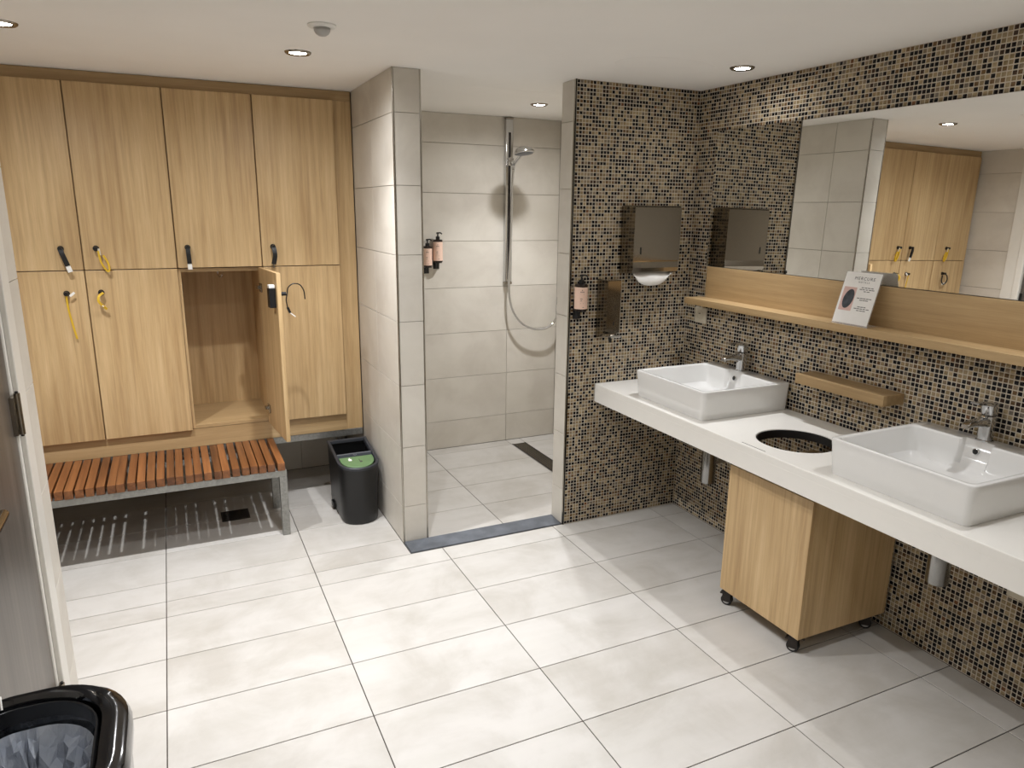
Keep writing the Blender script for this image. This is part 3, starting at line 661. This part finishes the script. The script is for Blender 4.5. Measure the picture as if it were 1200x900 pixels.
faucet(-0.368, zb, 'chrome single-lever faucet on the washbasin next to the mosaic cross wall')
faucet(-1.503, zb, 'chrome single-lever faucet on the washbasin past the waste hole')
for ty, zz, lb in ((-0.425, 0.36, 'chrome bottle trap under the basin next to the mosaic cross wall'), (-1.545, 0.415, 'chrome bottle trap under the basin past the wheeled cabinet')):
    x = 2.31; t = thing('basin_trap', (x, ty, CZ0), lb, 'drain trap', 'chrome bottle traps under the counter')
    part('cup', lathe(B(), (x, ty, zz), [(0.028, 0), (0.033, 0.003), (0.034, 0.010), (0.034, 0.185), (0.030, 0.192), (0.020, 0.196)], n=28), 'satin', t, smooth=True)
    part('tailpipe', cyl(B(), (x, ty, zz + 0.19), (x, ty, CZ0 - 0.0005), 0.016, n=20), 'chrome', t, smooth=True)
    part('wall_pipe', cyl(B(), (x + 0.02, ty, zz + 0.10), (XR - 0.006, ty, zz + 0.10), 0.015, n=16), 'chrome', t, smooth=True)
    part('rosette', lathe(B(), (XR - 0.0005, ty, zz + 0.10), [(0.032, 0), (0.031, 0.004), (0.016, 0.008)], axis=(-1, 0, 0), n=24), 'chrome', t, smooth=True)

# wheeled waste cabinet
t = thing('waste_cabinet', (2.32, -1.02, 0), 'oak cabinet on castors under the waste hole of the countertop', 'cabinet')
x0, x1, y0, y1, z0, z1 = 2.078, 2.535, -1.228, -0.812, 0.074, 0.612
part('front_panel', bx(x0, x0 + 0.018, y0, y1, z0, z1, bev=0.001), 'oak', t)
part('side_panel', bx(x0 + 0.0185, x1, y0, y0 + 0.018, z0, z1, bev=0.001), 'oak', t)
part('side_panel', bx(x0 + 0.0185, x1, y1 - 0.018, y1, z0, z1, bev=0.001), 'oak', t)
part('back_panel', bx(x1 - 0.018, x1, y0 + 0.0185, y1 - 0.0185, z0, z1), 'oak', t)
part('bottom_panel', bx(x0 + 0.0185, x1 - 0.0185, y0 + 0.0185, y1 - 0.0185, z0, z0 + 0.018), 'oak_x', t)
for cx, cy in ((x0 + 0.035, y1 - 0.03), (x0 + 0.035, y0 + 0.03), (x1 - 0.04, y0 + 0.03), (x1 - 0.04, y1 - 0.03)):
    c = part('castor', box(box(box(bx(cx - 0.028, cx + 0.028, cy - 0.022, cy + 0.022, z0 - 0.006, z0 - 0.0005, bev=0.001), cx - 0.030, cx + 0.004, cy - 0.016, cy - 0.0135, 0.018, z0 - 0.006), cx - 0.030, cx + 0.004, cy + 0.0135, cy + 0.016, 0.018, z0 - 0.006), cx - 0.042, cx - 0.022, cy - 0.012, cy + 0.012, 0.046, 0.052, bev=0.001), 'drain_dark', t, origin=(cx, cy, z0))
    part('wheel', loft(B(), [ring((cx - 0.014, cy + s, 0.0235), r, (0, 1, 0), 24) for r, s in ((0.018, -0.012), (0.0225, -0.0105), (0.0232, 0), (0.0225, 0.0105), (0.018, 0.012))]), 'rubber', c, smooth=True)
    part('wheel_hub', cyl(B(), (cx - 0.014, cy - 0.0132, 0.0235), (cx - 0.014, cy + 0.0132, 0.0235), 0.015, n=20), 'lens_grey', c)
    c.rotation_euler = (0, 0, math.radians(-62 if cx < 2.3 else -48))

# ================================================================== SHELF, MIRROR, SMALL THINGS ON THE BASIN WALL
t = thing('wall_shelf', (2.5, -1.2, 1.14), 'long oak shelf with upright back board below the mirror', 'shelf')
part('shelf_board', bx(2.438, 2.5385, -2.3, -0.010, 1.141, 1.171, bev=0.001), 'oak_y', t)
part('back_board', bx(2.539, XR - 0.001, -2.3, -0.040, 1.150, 1.322, bev=0.001), 'oak_y', t)
t = thing('wall_mirror', (2.552, -1.1, 1.325), 'wide frameless mirror on the mosaic wall above the oak shelf', 'mirror')
glass = part('glass', bx(-0.0085, -0.0075, -1.2, 1.07, 0, 0.630), 'mirror', None, origin=(0, 0, 0)); glass.parent = t
edge = part('backing', bx(-0.0075, -0.003, -1.2, 1.07, 0, 0.630), 'grey', None, origin=(0, 0, 0)); edge.parent = t
t.rotation_euler = (0, math.radians(0.6), 0)
part('soap_shelf', bx(2.446, XR - 0.001, -1.165, -0.748, 0.898, 0.938, bev=0.0012), 'oak_y', None, origin=(2.5, -0.957, 0.898), label='short thick oak shelf on the mosaic wall between the basins', cat='shelf')

# printed sign in an acrylic holder
sx, sy0, sy1, sz = 2.452, -1.052, -0.893, 1.1715
t = thing('sign_holder', (sx + 0.02, (sy0 + sy1) / 2, sz), 'leaning acrylic holder with a printed hotel sign on the oak shelf', 'sign')
ln = Vector((0.055, 0, 0.195)); Lh = ln.length; ld_ = ln.normalized(); nn = Vector((-ld_.z, 0, ld_.x))
def sp_(u, v, o=0.0):   # u: 0..1 left to right as read (towards -Y), v: 0..1 upwards
    return Vector((sx, sy1 + (sy0 - sy1) * u, sz + 0.003)) + ld_ * (Lh * v) + nn * o
def sheet(bm, u0, u1, v0, v1, o0, o1):
    q = [(u0, v0), (u1, v0), (u1, v1), (u0, v1)]
    return loft(bm, [[sp_(u, v, o0) for u, v in q], [sp_(u, v, o1) for u, v in q]])
part('holder', ribbon(B(), smoothpath([sp_(0.5, 0.0) + Vector((0.05, 0, 0.0005)), sp_(0.5, 0.0) + Vector((0.004, 0, 0.0005)), sp_(0.5, 0.03), sp_(0.5, 0.5), sp_(0.5, 1.0)], 5), (0, 1, 0), 0.160, 0.0022), 'acrylic', t)
pp = part('paper', sheet(B(), 0.01, 0.99, 0.012, 0.985, 0.0014, 0.0020), 'paper', t)
part('picture', sheet(B(), 0.07, 0.43, 0.25, 0.70, 0.0021, 0.0023), 'pink', pp)
bm = B(); loft(bm, [[sp_(0.27 + 0.14 * math.cos(a) + 0.03 * math.sin(a), 0.475 + 0.185 * math.sin(a), o) for a in (2 * PI * i / 28 for i in range(28))] for o in (0.0023, 0.0026)])
part('dark_oval', bm, 'stone_print', pp)
bm = B(); rs = random.Random(3)
for v, n in ((0.70, 4), (0.665, 5), (0.63, 2), (0.50, 5), (0.465, 3), (0.34, 3), (0.305, 5), (0.27, 3)):
    tot = 0.42 * n / 5; u = 0.71 - tot / 2
    for k in range(n):
        wv = tot / n * rs.uniform(0.7, 0.95); sheet(bm, u, u + wv, v, v + 0.013, 0.0021, 0.0022); u += tot / n
part('printed_lines', bm, 'ink', pp)
def lettering(name, text, size, u, v, parent, off=0.0021, space=1.25):
    cu = bpy.data.curves.new(name, 'FONT'); cu.body = text; cu.size = size; cu.align_x = 'CENTER'; cu.space_character = space; cu.extrude = 0.00015; cu.resolution_u = 3
    tmp = bpy.data.objects.new(name, cu); COL.objects.link(tmp); bpy.context.view_layer.update()
    me = bpy.data.meshes.new_from_object(tmp.evaluated_get(bpy.context.evaluated_depsgraph_get())); bpy.data.objects.remove(tmp)
    rot = Matrix((Vector((0, -1, 0)), ld_, nn)).transposed()
    for p in me.vertices: p.co = rot @ p.co + sp_(u, v, off) - wl(parent)
    me.materials.clear(); me.materials.append(M['ink'])
    o = bpy.data.objects.new(name, me); COL.objects.link(o); o.parent = parent; return o
lettering('lettering', 'MERCURE', 0.0175, 0.56, 0.845, pp)
lettering('lettering', 'HOTELS', 0.0095, 0.56, 0.79, pp, space=1.6)

# power socket and wall plate
t = thing('power_socket', (XR, -0.003, 1.074), 'cream power socket on the mosaic wall under the shelf end', 'socket')
part('plate', bx(XR - 0.009, XR - 0.0005, -0.046, 0.040, 1.034, 1.114, bev=0.003), 'cream', t)
part('socket_well', lathe(B(), (XR - 0.0095, -0.003, 1.074), [(0.024, 0), (0.024, 0.002), (0.020, 0.002), (0.018, -0.006)], axis=(-1, 0, 0), n=24), 'cream', t, smooth=True)
part('earth_pin', cyl(B(), (XR - 0.007, -0.003, 1.083), (XR - 0.018, -0.003, 1.083), 0.0025, n=8), 'steel', t)
t = thing('access_plate', (XR, -1.73, 0.40), 'cream service cover on the mosaic wall low under the counter', 'cover')
part('cover', bx(XR - 0.012, XR - 0.0005, -1.83, -1.632, 0.362, 0.46, bev=0.003), 'cream', t)
part('screw', cyl(B(), (XR - 0.0135, -1.65, 0.41), (XR - 0.012, -1.65, 0.41), 0.004, n=10), 'steel', t)

# ================================================================== THINGS ON THE MOSAIC CROSS WALL
yw = YM - 0.0006
t = thing('towel_dispenser', (2.265, 0.06, 1.29), 'brushed steel paper towel dispenser with a paper sheet hanging out', 'dispenser')
x0, x1, yf = 2.132, 2.398, 0.008
def prof(x, dx=0):
    return [Vector((x, y, z)) for y, z in ((yw, 1.606), (yf + 0.004, 1.606), (yf, 1.602), (yf, 1.352), (yf + 0.001, 1.346), (yf - 0.004, 1.318), (yf + 0.006, 1.298), (yf + 0.02, 1.292), (yw, 1.285))]
part('case', loft(B(), [prof(x0), prof(x1)]), 'steel', t)
part('cover', loft(B(), [[Vector((x, y, z)) for y, z in ((yf - 0.0002, 1.600), (yf - 0.0022, 1.600), (yf - 0.0022, 1.353), (yf - 0.0002, 1.353))] for x in (x0 - 0.001, x1 + 0.001)]), 'steel', t)
part('lid_edge', bx(x0 - 0.002, x1 + 0.002, yf - 0.004, yw - 0.01, 1.6062, 1.6092), 'steel', t)
part('sight_slot', bx(x0 + 0.036, x0 + 0.044, yf - 0.0030, yf - 0.0022, 1.383, 1.416), 'black', t)
bm = B(); rows = []
for i in range(17):
    u = i / 16; x = 2.150 + 0.222 * u; arc = max(0.0, 1 - abs(2 * u - 0.95) ** 2.4) ** 0.6; wv = 0.006 * math.sin(u * 9)
    low = 1.288 - 0.058 * arc
    rows.append([Vector((x, 0.034 + wv, 1.291)), Vector((x, 0.016 + wv * 0.6, 1.288 - 0.030 * arc)), Vector((x + (0.5 - u) * 0.02, 0.020, low)),
                 Vector((x + (0.5 - u) * 0.02, 0.0212, low)), Vector((x, 0.0175 + wv * 0.6, 1.288 - 0.030 * arc)), Vector((x, 0.0355 + wv, 1.291))])
part('paper_towel', loft(bm, rows), 'paper', t, smooth='all')
t = thing('soap_dispenser', (2.046, 0.07, 0.96), 'narrow brushed steel soap dispenser with push lever below', 'dispenser')
x0, x1, yf = 2.010, 2.083, 0.026
part('case', loft(B(), [[Vector((x, y, z)) for y, z in ((yw, 1.262), (yf + 0.003, 1.262), (yf, 1.259), (yf, 1.016), (yf + 0.02, 1.0), (yf + 0.05, 0.985), (yw, 0.972))] for x in (x0, x1)]), 'steel', t)
part('cover', bx(x0 - 0.001, x1 + 0.001, yf - 0.002, yf - 0.0003, 1.020, 1.258), 'steel', t)
part('sight_slot', bx(x0 + 0.036, x0 + 0.041, yf - 0.0028, yf - 0.002, 1.045, 1.062), 'black', t)
part('push_lever', ribbon(B(), smoothpath([(2.0465, 0.048, 0.988), (2.0465, 0.020, 0.996), (2.0465, 0.004, 1.000), (2.0465, -0.006, 0.990)], 4), (1, 0, 0), 0.056, 0.004), 'chrome', t)
part('nozzle', cyl(B(), (2.0465, 0.048, 0.984), (2.0465, 0.042, 0.958), 0.010, 0.007, 14), 'black', t, smooth=True)

def soap_bottle(cx, yw_, z0, zt_, label, wdt=0.062):
    """bottle in a wall bracket; yw_ wall face"""
    cy = yw_ - 0.040; r = wdt / 2
    t = thing('soap_bottle', (cx, cy, z0), label, 'soap bottle', 'pump soap bottles in wall brackets')
    part('bottle', lathe(B(), (cx, cy, z0), [(r - 0.004, 0), (r, 0.004), (r, zt_ - z0 - 0.006), (r - 0.004, zt_ - z0 - 0.001), (0.012, zt_ - z0)], n=32), 'bottle', t, smooth=True)
    lb = part('wrap_label', lathe(B(), (cx, cy, z0), [(r + 0.0004, 0.010), (r + 0.0006, 0.0102), (r + 0.0006, zt_ - z0 - 0.016), (r + 0.0004, zt_ - z0 - 0.0158)], n=32), 'peach', t, smooth=True)
    bm = B()
    def mark(a, z, wv, h):
        q = [(a - wv, z), (a + wv, z), (a + wv, z + h), (a - wv, z + h)]
        pt = lambda a_, z_, rr: Vector((cx + rr * math.sin(a_), cy - rr * math.cos(a_), z_))
        loft(bm, [[pt(A, Z, r + 0.0005) for A, Z in q], [pt(A, Z, r + 0.0009) for A, Z in q]])
    hz = zt_ - z0; a0 = -0.35
    mark(a0, z0 + hz * 0.76, 0.06, 0.004)
    for k in range(4): mark(a0 - 0.24 + k * 0.16, z0 + hz * 0.69, 0.045, 0.005)
    mark(a0, z0 + hz * 0.62, 0.30, 0.0022); mark(a0 - 0.12, z0 + hz * 0.45, 0.16, 0.0028); mark(a0 - 0.14, z0 + hz * 0.38, 0.14, 0.002); mark(a0 - 0.02, z0 + hz * 0.28, 0.24, 0.0026); mark(a0 + 0.2, z0 + hz * 0.14, 0.12, 0.0022)
    part('label_print', bm, 'ink', lb)
    pm = part('pump', loft(B(), [ring((cx, cy, zt_ + h), rr, n=18) for rr, h in ((0.013, 0), (0.013, 0.016), (0.008, 0.018), (0.0045, 0.020), (0.0045, 0.032), (0.009, 0.033), (0.009, 0.041), (0.006, 0.043))]), 'black', t, smooth=True)
    part('pump_spout', tube(B(), smoothpath([(cx, cy, zt_ + 0.039), (cx + 0.012, cy - 0.016, zt_ + 0.040), (cx + 0.018, cy - 0.026, zt_ + 0.033)], 3), 0.004, 8), 'black', pm, smooth='all')
    br = part('bracket', box(bx(cx - 0.020, cx + 0.020, cy - 0.02, yw_ - 0.001, z0 - 0.005, z0 - 0.0006, bev=0.001), cx - 0.020, cx + 0.020, yw_ - 0.006, yw_ - 0.001, z0 - 0.045, z0 + 0.05, bev=0.001), 'black', t)
    part('bracket_clip', cyl(B(), (cx - 0.012, cy + 0.018, z0 - 0.006), (cx - 0.012, cy + 0.018, z0 - 0.036), 0.009, 0.006, 12), 'black', br, smooth=True)
soap_bottle(1.897, yw, 1.117, 1.246, 'peach-labelled pump soap bottle on the mosaic wall beside the steel dispensers', 0.062)
soap_bottle(1.676, YS, 1.254, 1.396, 'peach-labelled pump bottle mounted higher in the shower', 0.060)
soap_bottle(1.607, YS, 1.226, 1.356, 'peach-labelled pump bottle mounted lower in the shower, half behind the partition', 0.056)

# ================================================================== SHOWER SET
t = thing('shower_rail', (2.172, YS - 0.02, 1.09), 'tall chrome shower rail panel on the tiled shower wall', 'shower rail')
part('rail', bx(2.147, 2.197, YS - 0.032, YS - 0.003, 1.115, 2.140, bev=0.004), 'chrome', t, smooth=True)
part('rail_groove', bx(2.164, 2.180, YS - 0.0335, YS - 0.032, 1.13, 2.06), 'drain_dark', t)
part('end_cap', bx(2.146, 2.198, YS - 0.034, YS - 0.002, 2.1402, 2.1505, bev=0.003), 'steel', t)
part('end_cap', bx(2.146, 2.198, YS - 0.034, YS - 0.002, 1.098, 1.1148, bev=0.003), 'steel', t)
sl = part('slider', bx(2.158, 2.194, YS - 0.056, YS - 0.0345, 1.855, 1.905, bev=0.006), 'chrome', t, smooth=True)
part('slider_knob', cyl(B(), (2.164, YS - 0.056, 1.898), (2.164, YS - 0.064, 1.898), 0.010, n=16), 'chrome', sl, smooth=True)
hy = YS - 0.075
t = thing('hand_shower', (2.19, hy, 1.86), 'chrome hand shower with a round domed head on the rail', 'shower head')
part('handle', tube(B(), smoothpath([(2.182, hy + 0.004, 1.835), (2.182, hy + 0.000, 1.858), (2.170, hy - 0.06, 1.878), (2.150, hy - 0.15, 1.900), (2.132, hy - 0.225, 1.922)], 4), [0.010] * 11 + [0.011, 0.0115, 0.012, 0.013, 0.014, 0.014], 14), 'chrome', t, smooth='all')
ax = Vector((0.06, -0.16, -1)).normalized(); hc = Vector((2.124, 1.195, 1.944))
part('head', lathe(B(), hc, [(0.004, -0.010), (0.026, -0.006), (0.044, 0.003), (0.056, 0.016), (0.061, 0.027), (0.060, 0.033), (0.055, 0.035)], axis=ax, n=36), 'chrome', t, smooth='all')
part('spray_face', lathe(B(), hc, [(0.0555, 0.0348), (0.053, 0.0365), (0.01, 0.037)], axis=ax, n=36), 'grey', t, smooth=True)
hose = [(2.182, hy + 0.004, 1.834), (2.176, hy + 0.010, 1.70), (2.170, hy + 0.006, 1.40), (2.156, hy, 1.12), (2.164, hy, 1.005), (2.194, hy, 0.912), (2.258, hy, 0.834), (2.350, hy, 0.792), (2.440, hy, 0.792), (2.505, hy + 0.004, 0.83), (2.535, hy + 0.01, 0.90), (2.538, hy + 0.012, 0.955)]
t = thing('shower_hose', (2.16, hy, 1.1), 'curved chrome shower hose hanging from the hand shower', 'hose')
part('hose', tube(B(), smoothpath(hose, 8), 0.0075, 10), 'chrome', t, smooth='all')
part('wall_elbow', box(cyl(B(), (2.538, hy + 0.012, 0.950), (2.538, hy + 0.012, 0.985), 0.011, n=16), 2.530, XR - 0.0005, hy, hy + 0.024, 0.975, 1.0, bev=0.003), 'chrome', t, smooth=True)
